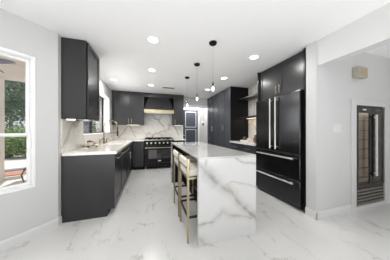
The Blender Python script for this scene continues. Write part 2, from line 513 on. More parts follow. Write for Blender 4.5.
ml = marble('veined_side_splash', 'yz', sy, (0, 0, 0), base=(.72, .69, .64), gen=.6, warp=.06, vein=(.24, .20, .15), gold=(.32, .2, .09), rough=.16)
bl = MB(); bl.box(-1.0995, -1.0865, 2.374, wy0, .921, 1.364); bl.box(-1.0995, -1.086, wy0, wy1, .921, wz0 - .002); bl.box(-1.0995, -1.086, wy1, 5.444, .921, 1.384)
struct(bl.build('wall_left_splash', ml, smooth=False))
sn = [(3.62, 2.4, 3.4, 2.0, .04, .8), (3.4, 2.0, 3.5, 1.4, .04, .7), (3.2, 2.3, 3.0, 1.2, .03, .7), (3.55, 1.5, 3.2, .95, .03, .7)]
mn = marble('veined_coffee_splash', 'yz', sn, (0, 0, 0), base=(.74, .72, .68), gen=.5, warp=.06, rough=.16)
struct(MB().box(2.745, 2.7595, 2.662, 3.694, .921, 2.435).build('wall_right_splash', mn, smooth=False))

# ================================================================== LEFT RUN
FX = -.49            # carcass front of the left run; doors stand 2 cm proud
ep = MB(); ep.prism([(-1.0985, 0), (-.565, 0), (-.565, .1), (-.468, .1), (-.468, .878), (-1.0985, .878)], 2.388, 2.43, 1)
tag(ep.build('end_panel', 'cab', bevel=.0015, loc=(-.78, 2.42, 0)), 'plain charcoal end panel closing the left base cabinets beside the diagonal wall', 'panel')
cabinet('dishwasher', (FX, 2.434, 0), (0, 1, 0), (1, 0, 0), .60, 0, .878, .58, 'charcoal panel-front dishwasher next to the left end panel, with one long bar handle',
        [('door', .004, .596, .105, .874, ((.06, .80), (.54, .80)))], 'dishwasher', kick=.1, hm='steel')
cabinet('sink_cabinet', (FX, 3.037, 0), (0, 1, 0), (1, 0, 0), 1.327, 0, .70, .58, 'wide charcoal sink base cabinet under the window, between dishwasher and corner cabinet',
        [('drawer_front', .004, 1.323, .70, .874, ((.05, .79), (.85, .79))), ('door', .004, .661, .105, .695, None), ('door', .665, 1.323, .105, .695, ((1.03, .50), (1.03, .67)))], kick=.1, hm='steel')
cabinet('corner_cabinet', (FX, 4.366, 0), (0, 1, 0), (1, 0, 0), 1.07, 0, .878, .58, 'charcoal corner base cabinet, far end of the left run',
        [('door', .004, .475, .105, .874, None)], kick=.1)
cabinet('base_cabinet', (-.464, 4.87, 0), (1, 0, 0), (0, -1, 0), .312, 0, .878, .57, 'narrow charcoal base cabinet immediately left of the range', [('door', .004, .308, .105, .874, None)],
        kick=.1, group=None)
cabinet('base_cabinet', (.782, 4.87, 0), (1, 0, 0), (0, -1, 0), .375, 0, .878, .57, 'charcoal base cabinet immediately right of the range, half hidden by the island',
        [('door', .004, .371, .105, .68, ((.05, .48), (.05, .64))), ('drawer_front', .004, .371, .685, .874, ((.1, .78), (.28, .78)))], kick=.1)
# L-shaped worktop with the sink cut out
mt = marble('veined_worktop', 'xy', [(-1.08, 2.5, -.5, 2.9, .02, .5), (-.9, 3.1, -.5, 3.35, .02, .4), (-1.05, 4.5, -.45, 5.0, .03, .5)], (-.77, 3.9, .9), base=(.76, .735, .69), gen=.5, warp=.08, rough=.1)
cx0, cx1, cy0, cy1 = -1.085, -.44, 2.372, 5.444
sx0, sx1, sy0, sy1 = -.93, -.56, 3.45, 4.35
ct = MB()
ct.box(cx0, cx1, cy0, sy0, .88, .92); ct.box(cx0, cx1, sy1, cy1, .88, .92); ct.box(cx0, sx0, sy0, sy1, .88, .92); ct.box(sx1, cx1, sy0, sy1, .88, .92)
ct.box(cx1, -.149, 4.82, cy1, .88, .92)
tag(ct.build('countertop', mt, smooth=False, loc=(-.77, 3.9, .88)), 'L-shaped white veined worktop with the sink, on the left charcoal cabinets', 'countertop')
tag(MB().box(.779, 1.165, 4.82, 5.444, .88, .92).build('countertop', mt, bevel=.002, loc=(.97, 5.1, .88)), 'short white veined worktop right of the range behind the island', 'countertop')
# sink
sk = thing('kitchen_sink', (-.745, 3.9, .70), 'white undermount sink bowl let into the left worktop below the window', 'sink')
sb = MB(); e = .012
sb.box(sx0 - e, sx1 + e, sy0 - e, sy1 + e, .705, .717)
sb.box(sx0 - e, sx0 - .001, sy0 - e, sy1 + e, .717, .8785); sb.box(sx1 + .001, sx1 + e, sy0 - e, sy1 + e, .717, .8785)
sb.box(sx0, sx1, sy0 - e, sy0 - .001, .717, .8785); sb.box(sx0, sx1, sy1 + .001, sy1 + e, .717, .8785)
sb.build('basin', 'white', sk)
MB().lathe((-.745, 3.9, .7172), [(.04, 0), (.045, .002), (.03, .004)], 16).build('drain', 'steel', sk)
# faucet
fa = thing('faucet', (-.985, 3.9, .9205), 'tall antique brass gooseneck faucet with a spring spout standing behind the sink', 'faucet')
fb = MB(); fb.lathe((-.985, 3.9, .9205), [(.030, 0), (.030, .008), (.022, .014), (.019, .10), (.014, .12)], 16)
fb.build('base', 'faucet', fa)
pts = [(-.985, 3.9, 1.03)] + [(-.985, 3.9, 1.03 + .06 * i) for i in range(1, 5)]
for i in range(0, 13):
    t = math.pi - math.pi * i / 12
    pts.append((-.845 + .14 * math.cos(t), 3.9, 1.30 + .14 * math.sin(t)))
MB().tube(pts, .0115, 10).build('gooseneck', 'faucet', fa)
MB().tube([(-.705, 3.9, 1.31), (-.705, 3.9, 1.21), (-.705, 3.9, 1.19), (-.705, 3.9, 1.08)], [.012, .014, .022, .020], 12).build('spray_head', 'bronze', fa)
MB().tube([(-.985, 3.9, 1.155), (-.72, 3.9, 1.155)], .008, 8).build('docking_arm', 'faucet', fa)
MB().tube([(-.985, 3.885, .99), (-.985, 3.83, .995), (-.985, 3.80, 1.05)], [.009, .008, .006], 8).build('lever', 'faucet', fa)
for i, (x, y, lab) in enumerate([(-.99, 3.62, 'small brass soap pump on the worktop just in front of the faucet'), (-.99, 4.12, 'small brass soap pump on the worktop just beyond the faucet')]):
    s_ = thing('soap_dispenser', (x, y, .9205), lab, 'soap dispenser', 'brass soap pumps beside the faucet')
    MB().lathe((x, y, .9205), [(.020, 0), (.020, .01), (.011, .016), (.011, .075)], 12).build('body', 'faucet', s_)
    MB().tube([(x, y, .995), (x, y, 1.015), (x + .035, y, 1.012), (x + .06, y, 1.0)], .006, 8).build('nozzle', 'faucet', s_)
# counter tray with its crockery
tr_ = thing('serving_tray', (-.95, 2.98, .9205), 'round gold footed tray on the left worktop near the end panel', 'tray')
MB().lathe((-.95, 2.98, .9205), [(.065, .028), (.125, .030), (.135, .042), (.131, .043), (.121, .034), (.0, .0335)], 24).build('plate', 'brass', tr_)
for q in range(3):
    t = 2.1 * q + .4
    MB().tube([(-.95 + .085 * math.cos(t), 2.98 + .085 * math.sin(t), .9245), (-.95 + .07 * math.cos(t), 2.98 + .07 * math.sin(t), .950)], [.008, .012], 8).build('foot', 'bronze', tr_)
bw = MB().lathe((-.955, 3.03, .9555), [(.03, 0), (.058, .02), (.070, .05), (.066, .05), (.054, .022), (.0, .008)], 20).build('bowl', 'ceramic', loc=(-.955, 3.03, .9555))
tag(bw, 'cream ceramic bowl standing on the gold tray', 'bowl')
jr = thing('jar', (-.945, 2.915, .956), 'small lidded brown jar at the near side of the gold tray', 'jar')
MB().lathe((-.945, 2.915, .956), [(.025, 0), (.038, .01), (.040, .05), (.032, .06)], 16).build('body', 'ceramic', jr)
MB().lathe((-.945, 2.915, 1.016), [(.042, 0), (.044, .012), (.040, .022), (.012, .026), (.010, .036)], 16).build('lid', 'brown', jr)
gl = MB().lathe((-1.01, 2.66, .9205), [(.028, 0), (.034, .09), (.0325, .09), (.0265, .006), (0, .005)], 16).build('tumbler', 'shadeglass', loc=(-1.01, 2.66, .9205))
tag(gl, 'clear glass tumbler left of the gold tray on the left worktop', 'glass')
nb = MB().box(-1.06, -.93, 2.72, 2.82, .9205, .935).build('napkin', 'ceramic', bevel=.004, loc=(-1, 2.77, .9205))
tag(nb, 'folded cream napkin on the left worktop between tumbler and tray', 'napkin')
# outlet on the left splash
ol = thing('outlet', (-1.0855, 2.80, 1.16), 'white upright outlet plate on the splash under the left wall cabinet', 'outlet')
MB().box(-1.0855, -1.08, 2.77, 2.84, 1.145, 1.262).build('plate', 'white', ol, bevel=.002)
for z in (1.175, 1.215): MB().box(-1.08, -1.078, 2.79, 2.82, z, z + .022).build('socket', 'beige', ol)
# left wall cabinet
lc = cabinet('wall_cabinet', (-.822, 2.386, 1.366), (0, 1, 0), (1, 0, 0), .524, 1.366, 2.436, .275, 'charcoal wall cabinet hanging at the left between diagonal wall and sink window',
             [('door', .03, .52, 1.37, 2.425, ((.40, 1.41), (.40, 1.57)))])
ul = MB().box(-1.05, -.955, 2.405, 2.425, 1.353, 1.3655).build('light_strip', 'warmglow', bevel=.002, loc=(-1.0, 2.435, 1.3655))
tag(ul, 'small lit strip light under the left wall cabinet', 'strip light')

# ================================================================== BACK RUN
UPF = 5.14
cabinet('wall_cabinet', (-1.075, UPF, 1.385), (1, 0, 0), (0, -1, 0), .92, 1.385, 2.436, .315, 'wide two-door charcoal wall cabinet left of the range hood',
        [('door', .10, .505, 1.39, 2.425, ((.465, 1.42), (.465, 1.58))), ('door', .509, .915, 1.39, 2.425, ((.55, 1.42), (.55, 1.58)))])
cabinet('wall_cabinet', (.80, UPF, 1.385), (1, 0, 0), (0, -1, 0), .36, 1.385, 2.436, .315, 'narrow one-door charcoal wall cabinet right of the range hood',
        [('door', .004, .356, 1.39, 2.425, ((.05, 1.42), (.05, 1.58)))])
for x0, x1, lab in ((-.66, -.30, 'lit strip light under the wall cabinet left of the hood'), (.85, 1.1, 'lit strip light under the wall cabinet right of the hood')):
    tag(MB().box(x0, x1, 5.19, 5.205, 1.378, 1.3845).build('light_strip', 'warmglow', bevel=.002, loc=((x0 + x1) / 2, 5.2, 1.3845)), lab, 'strip light', 'strip lights under the back wall cabinets')
# range hood
hd = thing('range_hood', (.32, 5.2, 1.76), 'tapered charcoal range hood with a wide brass band above the range', 'range hood')
HX0, HX1 = -.148, .79
v = [(HX0 + .005, 4.97, 1.875), (HX1 - .005, 4.97, 1.875), (HX1 - .005, 5.444, 1.875), (HX0 + .005, 5.444, 1.875), (-.02, 5.15, 2.30), (.64, 5.15, 2.30), (.64, 5.444, 2.30), (-.02, 5.444, 2.30)]
hb = MB()._add(v, [(0, 3, 2, 1), (4, 5, 6, 7), (0, 1, 5, 4), (1, 2, 6, 5), (2, 3, 7, 6), (3, 0, 4, 7)])
hb.build('canopy', 'cab', hd, smooth=False)
MB().box(-.152, .797, 5.135, 5.444, 2.301, 2.436).build('fascia', 'cab', hd, bevel=.002)
MB().box(HX0, HX1, 4.955, 5.444, 1.762, 1.8745).build('brass_band', 'brass', hd, bevel=.004)
MB().box(-.152, .797, 5.432, 5.444, 1.8755, 2.3005).build('back_panel', 'matteblack', hd)  # black sheet standing in for the shade in the gaps beside the canopy
ft = MB()
for i in range(9): ft.box(HX0 + .06 + i * .092, HX0 + .14 + i * .092, 5.0, 5.40, 1.754, 1.7615)
ft.build('filter', 'steel', hd)
# range
rg = thing('range', (.315, 5.1, 0), 'black gas range with brass-trimmed oven door and silver knobs below the hood', 'range')
RX0, RX1, RY = -.142, .774, 4.83
MB().box(RX0, RX1, RY, 5.443, .09, .898).build('body', 'black', rg, bevel=.003)
MB().box(RX0, RX1, RY - .03, 5.443, .8985, .916).build('cooktop', 'steel', rg, bevel=.003)
MB().box(RX0 + .002, RX1 - .002, RY - .025, RY - .0005, .735, .898).build('control_panel', 'black', rg, bevel=.004)
for i in range(7):
    x = RX0 + .085 + i * .1245
    MB().lathe((x, RY - .0255, .815), [(.027, 0), (.027, -.006), (.021, -.010), (.019, -.035), (.0, -.037)], 14, 1).build('knob', 'steel', rg)
od = MB().box(RX0 + .004, RX1 - .004, RY - .03, RY - .0005, .20, .728).build('oven_door', 'black', rg, bevel=.004)
MB().box(RX0 + .13, RX1 - .13, RY - .033, RY - .0302, .34, .61).build('oven_window', 'ovenglass', od, bevel=.001)
wf = MB()
u0, u1, z0, z1 = RX0 + .118, RX1 - .118, .328, .622
wf.box(u0, u1, RY - .034, RY - .0302, z0, z0 + .011); wf.box(u0, u1, RY - .034, RY - .0302, z1 - .011, z1); wf.box(u0, u0 + .011, RY - .034, RY - .0302, z0 + .011, z1 - .011); wf.box(u1 - .011, u1, RY - .034, RY - .0302, z0 + .011, z1 - .011)
wf.build('window_rim', 'bronze', od)
hn = MB(); hn.tube([(RX0 + .03, RY - .085, .675), (RX1 - .03, RY - .085, .675)], .013, 10)
for x in (RX0 + .06, RX1 - .06): hn.tube([(x, RY - .03, .675), (x, RY - .085, .675)], .010, 8)
hn.build('handle', 'champ', od)
MB().box(.27, .36, RY - .033, RY - .0302, .245, .285).build('badge', 'steel', od, bevel=.002)
MB().box(RX0 + .004, RX1 - .004, RY - .028, RY - .0005, .095, .193).build('drawer_front', 'black', rg, bevel=.004)
for x in (RX0 + .05, RX1 - .05):
    for y in (RY + .05, 5.38): MB().lathe((x, y, 0), [(.022, 0), (.018, .02), (.018, .0895)], 12).build('foot', 'steel', rg)
for i in range(3):
    x0 = RX0 + .03 + i * .288; g = MB()
    x1 = x0 + .28; y0, y1 = RY + .03, 5.40
    for x in (x0 + .01, x0 + .095, x0 + .185, x1 - .01): g.box(x - .007, x + .007, y0, y1, .945, .965)
    for y in (y0 + .01, (y0 + y1) / 2 - .12, (y0 + y1) / 2 + .12, y1 - .01): g.box(x0, x1, y - .007, y + .007, .944, .964)
    for x in (x0 + .01, x1 - .01):
        for y in (y0 + .01, y1 - .01): g.box(x - .008, x + .008, y - .008, y + .008, .9165, .945)
    g.build('grate', 'matteblack', rg)
    for y in (y0 + .14, y1 - .14): MB().lathe((x0 + .14, y, .9165), [(.045, 0), (.045, .010), (.03, .014), (.028, .022), (0, .023)], 14).build('burner', 'matteblack', rg)

# ================================================================== RIGHT SIDE
# tall pantry cabinets
for i, (y0, lab) in enumerate(((3.702, 'tall dark two-door pantry cabinet next to the coffee counter'), (4.504, 'tall dark two-door pantry cabinet at the far end, against the back wall'))):
    cabinet('pantry_cabinet', (2.18, y0, 0), (0, 1, 0), (-1, 0, 0), .80, 0, 2.436, .575, lab,
            [('door', .004, .398, .105, 2.425, ((.365, 1.18), (.365, 1.36))), ('door', .402, .796, .105, 2.425, ((.435, 1.18), (.435, 1.36)))], 'pantry cabinet', 'tall pantry cabinets', kick=.1, m='navy', bm='black')
tag(MB().box(2.18, 2.755, 5.307, 5.454, 0, 2.436).build('filler_panel', 'navy', bevel=.002, loc=(2.4, 5.38, 0)), 'dark filler panel between the pantry cabinets and the back wall', 'panel')
# coffee counter
for i, (y0, lab) in enumerate(((2.664, 'dark base cabinet with one drawer right beside the refrigerator'), (3.181, 'dark base cabinet with one drawer next to the pantry end'))):
    cabinet('drawer_cabinet', (2.18, y0, 0), (0, 1, 0), (-1, 0, 0), .514, 0, .878, .56, lab,
            [('drawer', .004, .510, .69, .874, ((.15, .785), (.37, .785))), ('door', .004, .256, .105, .685, ((.22, .48), (.22, .64))), ('door', .259, .510, .105, .685, ((.295, .48), (.295, .64)))],
            group='base cabinets of the coffee counter', kick=.1, m='navy', bm='black')
mc = marble('veined_coffee_top', 'xy', [], (2.45, 3.18, .88), base=(.78, .765, .73), gen=.5, warp=.08, rough=.1)
tag(MB().box(2.135, 2.744, 2.662, 3.697, .88, .92).build('countertop', mc, bevel=.002, loc=(2.45, 3.18, .88)), 'white veined worktop of the coffee counter between refrigerator and pantry', 'countertop')
for z, lab in ((2.06, 'dark upper wall shelf above the coffee counter, level with the top of the refrigerator doors'), (1.535, 'dark lower wall shelf over the coffee counter with a light beneath it')):
    tag(MB().box(2.44, 2.744, 2.664, 3.694, z, z + .04).build('wall_shelf', 'cab', bevel=.002, loc=(2.6, 3.18, z)), lab, 'shelf', 'wall shelves over the coffee counter')
tag(MB().box(2.62, 2.632, 2.95, 3.6, 1.529, 1.5345).build('light_strip', 'warmglow', loc=(2.63, 3.25, 1.5345)), 'long lit strip light under the lower shelf over the coffee counter', 'strip light')
d_ = bpy.data.lights.new('shelf_strip', 'AREA'); d_.shape = 'RECTANGLE'; d_.size = .02; d_.size_y = .7; d_.energy = 1.2; d_.color = (1, .82, .62)
o = bpy.data.objects.new('shelf_strip_beam', d_); COL.objects.link(o); o.location = (2.626, 3.3, 1.526)
# things on the coffee counter
td = thing('coffee_tray', (2.50, 3.42, .9205), 'white rectangular tray on the coffee counter near the pantry', 'tray')
MB().box(2.40, 2.62, 3.30, 3.58, .9205, .930).build('base', 'white', td, bevel=.003)
rm = MB(); rm.box(2.40, 2.41, 3.30, 3.58, .930, .952); rm.box(2.61, 2.62, 3.30, 3.58, .930, .952); rm.box(2.41, 2.61, 3.30, 3.31, .930, .952); rm.box(2.41, 2.61, 3.57, 3.58, .930, .952)
rm.build('rim', 'white', td)
for x, y, h, mm, lab in ((2.48, 3.50, .10, 'brown', 'small brown canister at the back of the white coffee tray'), (2.52, 3.37, .07, 'ceramic', 'cream cup on the white coffee tray')):
    if h > .08:
        k_ = thing('canister', (x, y, .9305), lab, 'canister')
        MB().lathe((x, y, .9305), [(.04, 0), (.042, .01), (.042, .09), (.036, .10)], 16).build('body', mm, k_)
        MB().lathe((x, y, 1.031), [(.038, 0), (.038, .016), (.01, .02), (.01, .032)], 14).build('lid', 'black', k_)
    else:
        k_ = thing('cup', (x, y, .9305), lab, 'cup')
        MB().lathe((x, y, .9305), [(.025, 0), (.036, .03), (.038, .075), (.035, .075), (.032, .03), (0, .01)], 16).build('body', mm, k_)
        MB().tube([(x - .035, y, .99), (x - .06, y, .985), (x - .06, y, .955), (x - .034, y, .95)], .005, 8).build('handle', mm, k_)
vs = thing('vase', (2.42, 2.98, .9205), 'dark brown glass vase on the coffee counter beside the refrigerator', 'vase')
MB().lathe((2.42, 2.98, .9205), [(.035, 0), (.055, .04), (.058, .09), (.035, .14), (.03, .165), (.036, .175)], 18).build('body', 'brown', vs)
MB().lathe((2.42, 2.98, 1.0958), [(.036, 0), (.037, .006), (.03, .008)], 18).build('rim', 'bronze', vs)

# refrigerator
rf = thing('refrigerator', (2.45, 2.15, 0), 'large black stainless French-door refrigerator with two lower drawers in the right wall', 'refrigerator')
FY0, FY1 = 1.672, 2.628
MB().box(2.205, 2.74, FY0 + .004, FY1 - .004, .045, 1.79).build('body', 'matteblack', rf, bevel=.003)
MB().box(2.26, 2.70, FY0 + .02, FY1 - .02, 0, .045).build('toe_grille', 'matteblack', rf)
FR = frame((2.20, 0, 0), (0, 1, 0), (-1, 0, 0))
for u0, u1, hu in ((FY0, 2.148, 2.085), (2.153, FY1, 2.205)):
    d = MB(FR).box(u0, u1, .0, .06, .85, 1.812).build('door', 'fridge', rf, bevel=.010)
    h_ = MB(FR); h_.tube([(hu, .06, .93), (hu, .105, .93)], .009, 8); h_.tube([(hu, .06, 1.75), (hu, .105, 1.75)], .009, 8); h_.tube([(hu, .105, .89), (hu, .105, 1.79)], .0125, 10)
    h_.build('handle', 'steel', d)
for z0, z1, hz in ((.455, .842, .775), (.05, .447, .395)):
    d = MB(FR).box(FY0, FY1, 0, .06, z0, z1).build('drawer', 'fridge', rf, bevel=.010)
    h_ = MB(FR); h_.tube([(1.80, .06, hz), (1.80, .105, hz)], .009, 8); h_.tube([(2.50, .06, hz), (2.50, .105, hz)], .009, 8); h_.tube([(1.75, .105, hz), (2.55, .105, hz)], .0125, 10)
    h_.build('handle', 'steel', d)
MB(FR).box(1.68, 1.75, .004, .05, 1.8125, 1.823).build('hinge_cover', 'steel', rf)
tag(MB().box(2.20, 2.755, 1.636, 1.664, 0, 2.436).build('side_panel', 'black', bevel=.002, loc=(2.48, 1.65, 0)), 'tall black side panel between the refrigerator and the white wall end', 'panel')
tag(MB().box(2.20, 2.755, 2.634, 2.658, 0, 2.436).build('side_panel', 'cab', bevel=.002, loc=(2.48, 2.646, 0)), 'tall dark side panel between the refrigerator and the coffee counter', 'panel')
cabinet('wall_cabinet', (2.262, 1.668, 1.84), (0, 1, 0), (-1, 0, 0), .962, 1.84, 2.436, .49, 'dark two-door cabinet built in above the refrigerator',
        [('door', .004, .479, 1.845, 2.425, ((.445, 1.88), (.445, 2.03))), ('door', .483, .958, 1.845, 2.425, ((.517, 1.88), (.517, 2.03)))])

# wine cabinet in the front-facing right wall
wc = thing('wine_cabinet', (3.37, 1.45, .05), 'tall dark built-in wine cabinet with two glass doors and a louvred base', 'wine cabinet')
WX0, WX1 = 3.010, 3.738; WY = 1.602
fw = frame((0, WY, 0), (1, 0, 0), (0, -1, 0))
MB(fw).box(WX0, WX1, .0, .006, .055, 1.594).build('back_panel', 'wineback', wc)
NF = .128                                          # n of the frame's front
cf = MB(fw); cf.box(WX0, WX0 + .014, .006, NF, .055, 1.594); cf.box(WX1 - .014, WX1, .006, NF, .055, 1.594); cf.box(WX0 + .014, WX1 - .014, .006, NF, 1.575, 1.594); cf.box(WX0 + .014, WX1 - .014, .006, NF, .055, .066); cf.box(WX0 + .014, WX1 - .014, .006, NF, .322, .336)
cf.build('frame', 'winebody', wc)
MB(fw).box(WX0 + .014, WX1 - .014, .0062, .012, .066, .322).build('grille_back', 'matteblack', wc)
for i in range(5):
    z = .072 + i * .050
    MB(fw).prism([(.09, z + .014), (.145, z), (.145, z + .026), (.09, z + .034)], WX0 + .016, WX1 - .016, 0).build('louver', 'louver', wc)
midx = (WX0 + WX1) / 2
for u0, u1, hu, hm in ((WX0 + .016, midx - .002, 3.312, 'matteblack'), (midx + .002, WX1 - .016, 3.412, 'satin')):
    q = .034
    d = MB(fw); n0, n1 = NF + .001, NF + .019
    d.box(u0, u0 + q, n0, n1, .34, 1.572); d.box(u1 - q, u1, n0, n1, .34, 1.572); d.box(u0 + q, u1 - q, n0, n1, .34, .34 + q); d.box(u0 + q, u1 - q, n0, n1, 1.572 - .085, 1.572)
    d = d.build('door', 'winedoor', wc, bevel=.0015)
    MB(fw).box(u0 + q - .004, u1 - q + .004, n0 + .006, n0 + .011, .34 + q - .004, 1.572 - .081).build('pane', 'wineglass', d, smooth=False)
    hb = MB(fw); hb.box(hu - .013, hu + .013, n1 + .032, n1 + .052, .50, 1.46)
    for z in (.54, 1.42): hb.box(hu - .009, hu + .009, n1, n1 + .032, z - .012, z + .012)
    hb.build('handle', hm, d, bevel=.003)
    MB(fw).box((u0 + u1) / 2 - .045, (u0 + u1) / 2 + .045, n1, n1 + .0015, 1.525, 1.545).build('display', 'white' if hm == 'matteblack' else 'greypanel', d)
    for j in range(7):
        z = .46 + j * .15
        MB(fw).box(u0 + .03, u1 - .03, .075, .115, z, z + .010).build('rack', 'wood', wc)
fill_bar = MB(fw).box(WX0 + .05, WX1 - .05, .02, .04, 1.568, 1.5748).build('added_strip', 'white', wc)  # invented strip, added with the area light below to brighten the interior
d_ = bpy.data.lights.new('wine_fill', 'AREA'); d_.shape = 'RECTANGLE'; d_.size = .6; d_.size_y = .02; d_.energy = .8; d_.color = (1, .97, .93)
o = bpy.data.objects.new('wine_fill_beam', d_); COL.objects.link(o); o.parent = wc; o.location = Vector((midx, WY - .03, 1.56)) - wc.location
# chime box and switch
cbx = thing('speaker_box', (3.04, 1.42, 2.0), 'small beige box with a tan cloth front high on the right wall', 'speaker box')
MB().box(2.93, 3.13, 1.385, 1.4695, 2.0, 2.155).build('case', 'beige', cbx, bevel=.004)
MB().box(2.955, 3.105, 1.378, 1.3848, 2.015, 2.125).build('grille_cloth', 'tan', cbx, bevel=.002)
swp = thing('light_switch', (2.59, 1.466, 1.19), 'white three-rocker switch plate on the right wall', 'light switch')
MB().box(2.505, 2.675, 1.463, 1.4695, 1.185, 1.30).build('plate', 'base', swp, bevel=.002)
for i in range(3): MB().box(2.528 + i * .046, 2.560 + i * .046, 1.460, 1.463, 1.208, 1.277).build('rocker', 'base', swp, bevel=.001)

# ================================================================== ISLAND
IX0, IX1, IY0, IY1, IH = .492, 1.206, 1.478, 3.53, .93
o_ = (.85, 2.5, 0)


def uv(u, z): return IX0 + u, z


fs = []
for (a_, b_, wd, stg) in [((-.02, .90), (.085, .76), .075, .55), ((.085, .76), (.21, .655), .085, .65), ((.21, .655), (.43, .49), .075, .62), ((.43, .49), (.545, .33), .07, .62), ((.545, .33), (.75, .16), .065, .8),
                          ((.33, .62), (.545, .36), .03, .45), ((.33, .60), (.39, .64), .02, .4), ((.39, .64), (.72, .55), .018, .35), ((-.02, .22), (.15, .235), .028, .75), ((.15, .235), (.27, .34), .05, .4), ((.27, .34), (.40, .28), .05, .4), ((.40, .28), (.72, .17), .04, .5),
                          ((.42, .94), (.54, .85), .025, .7), ((.54, .85), (.72, .82), .022, .5), ((.01, .10), (.12, -.03), .05, .4), ((.1, .93), (.06, .75), .03, .4)]:
    fs.append((*uv(*a_), *uv(*b_), wd, stg * 1.25))
mi = marble('veined_island_end', 'xz', fs, o_, base=(.605, .60, .59), gen=.1, warp=.05, vein=(.25, .245, .23), gold=(.30, .275, .235), rough=.14)
mtop = marble('veined_island_top', 'xy', [(.5, 1.9, 1.2, 2.5, .03, .35), (.5, 2.6, 1.2, 3.3, .03, .25), (.6, 1.5, 1.2, 1.8, .02, .3)], o_, base=(.50, .49, .475), gen=.4, warp=.06, vein=(.22, .21, .19), gold=(.26, .22, .16), rough=.03)
it = thing('island_countertop', o_, 'veined marble waterfall worktop of the kitchen island with end slabs down to the floor', 'countertop')
MB().box(IX0, IX1, IY0, IY1, IH - .022, IH).build('top_slab', mtop, it, bevel=.0015)
MB().box(IX0, IX1, IY0, IY0 + .045, 0, IH - .0222).build('waterfall_panel', mi, it, bevel=.0015)
MB().box(IX0, IX1, IY1 - .04, IY1, 0, IH - .0222).build('waterfall_panel', mi, it, bevel=.0015)
ib = thing('island_cabinet', (1.0, 2.5, 0), 'dark island cabinet recessed under the marble worktop behind the stools', 'cabinet')
BX0 = .775
MB().box(BX0, IX1 - .02, IY0 + .046, IY1 - .041, .09, IH - .0225).build('body', 'navy', ib)
MB().box(BX0, IX1 - .09, IY0 + .05, IY1 - .045, 0, .0895).build('toe_kick', 'matteblack', ib)
fi = frame((BX0, 0, 0), (0, 1, 0), (-1, 0, 0)); fo = frame((IX1 - .02, 0, 0), (0, 1, 0), (1, 0, 0))
MB().box(IX0 + .03, BX0 - .018, IY1 - .062, IY1 - .041, .001, IH - .0225).build('support_panel', 'matteblack', ib)
for i in range(4):
    y0 = IY0 + .05 + i * .483
    shaker(MB(fi), y0, y0 + .484, .02, .895, .0003, .016).build('panel', 'matteblack', ib)
for i in range(4):
    y0 = IY0 + .05 + i * .488
    d = shaker(MB(fo), y0, y0 + .484, .10, .895, .0003, .018).build('door', 'navy', ib)
    bar(MB(fo), (y0 + .42, .62), (y0 + .42, .82), .018).build('handle', 'champ', d)

# ================================================================== BAR STOOLS


def make_stool(x0, y0, label):
    t = thing('bar_stool', (x0 + .19, y0 + .21, 0), label, 'bar stool', 'gold bar stools along the island')
    x1, y1 = x0 + .350, y0 + .425; q = .023
    for (x, y, z, m_) in ((x0, y0, .905, 'gold'), (x0, y1 - q, .905, 'gold'), (x1 - q, y0, .70, 'gold'), (x1 - q, y1 - q, .70, 'gold')):
        MB().box(x, x + q, y, y + q, 0, z).build('leg', m_, t, bevel=.0015)
    sr = MB(); z0, z1 = .685, .705
    sr.box(x0 + q, x1 - q, y0 + .001, y0 + q - .001, z0, z1); sr.box(x0 + q, x1 - q, y1 - q + .001, y1 - .001, z0, z1); sr.box(x0 + .001, x0 + q - .001, y0 + q, y1 - q, z0, z1); sr.box(x1 - q + .001, x1 - .001, y0 + q, y1 - q, z0, z1)
    sr.build('seat_frame', 'gold', t)
    MB().box(x0 + .004, x1 - .004, y0 + .0235, y1 - .0235, .7055, .785).build('seat', 'cream', t, bevel=.016)
    MB().box(x0 - .012, x0 + .034, y0 + .0235, y1 - .0235, .815, .892).build('backrest', 'cream', t, bevel=.012)
    br = MB(); br.box(x0 + .002, x0 + q - .002, y0 + q, y1 - q, .796, .814)
    br.build('back_rail', 'bronze', t)
    fr_ = MB(); z0, z1 = .262, .282
    fr_.box(x0 + q, x1 - q, y0 + .002, y0 + q - .002, z0, z1); fr_.box(x0 + q, x1 - q, y1 - q + .002, y1 - .002, z0, z1)
    fr_.build('stretcher', 'bronze', t)
    MB().box(x0 + .002, x0 + q - .002, y0 + q, y1 - q, z0, z1).build('stretcher', 'bronze', t)
    MB().box(x1 - q + .002, x1 - .002, y0 + q, y1 - q, z0, z1).build('footrest', 'bronze', t)
    return t


s0 = make_stool(.392, 1.560, 'gold-legged cream bar stool nearest the marble end slab of the island')
dup(s0, (s0.location.x, s0.location.y + .52, 0), 'gold-legged cream bar stool behind the nearer one, further along the island')

# ================================================================== CEILING FITTINGS
for (x, y, lab) in ((.853, 1.926, 'nearest of the glass pendants over the island, above its marble end'), (.848, 2.64, 'middle one of the glass pendants over the island'), (.844, 3.37, 'farthest of the glass pendants over the island, towards the entry')):
    p = thing('pendant_light', (x, y, 2.44), lab, 'pendant light', 'glass pendants over the island')
    MB().lathe((x, y, 2.4395), [(.054, 0), (.054, -.016), (.045, -.026), (.006, -.028), (.006, -.045)], 24).build('canopy', 'matteblack', p)
    MB().tube([(x, y, 2.395), (x, y, 1.895)], .0012, 6).build('cord', 'greypanel', p)
    MB().lathe((x, y, 1.895), [(.005, 0), (.006, -.018), (.010, -.022), (.011, -.056), (.008, -.062)], 12).build('socket', 'bronze', p)
    MB().lathe((x, y, 1.828), [(.006, 0), (.013, -.014), (.019, -.034), (.015, -.056), (.003, -.066)], 12).build('bulb', 'bulb', p)
    prof = []
    for i in range(13):
        t = i / 12; r = .016 + .026 * math.sin(min(1, t * 1.0) * math.pi * .62 + .0) ** 1.3
        prof.append((r, -.005 - t * .135))
    prof += [(.025, -.150), (.004, -.156)]
    MB().lathe((x, y, 1.895), prof, 20, closed=True).build('glass_shade', 'shadeglass', p)
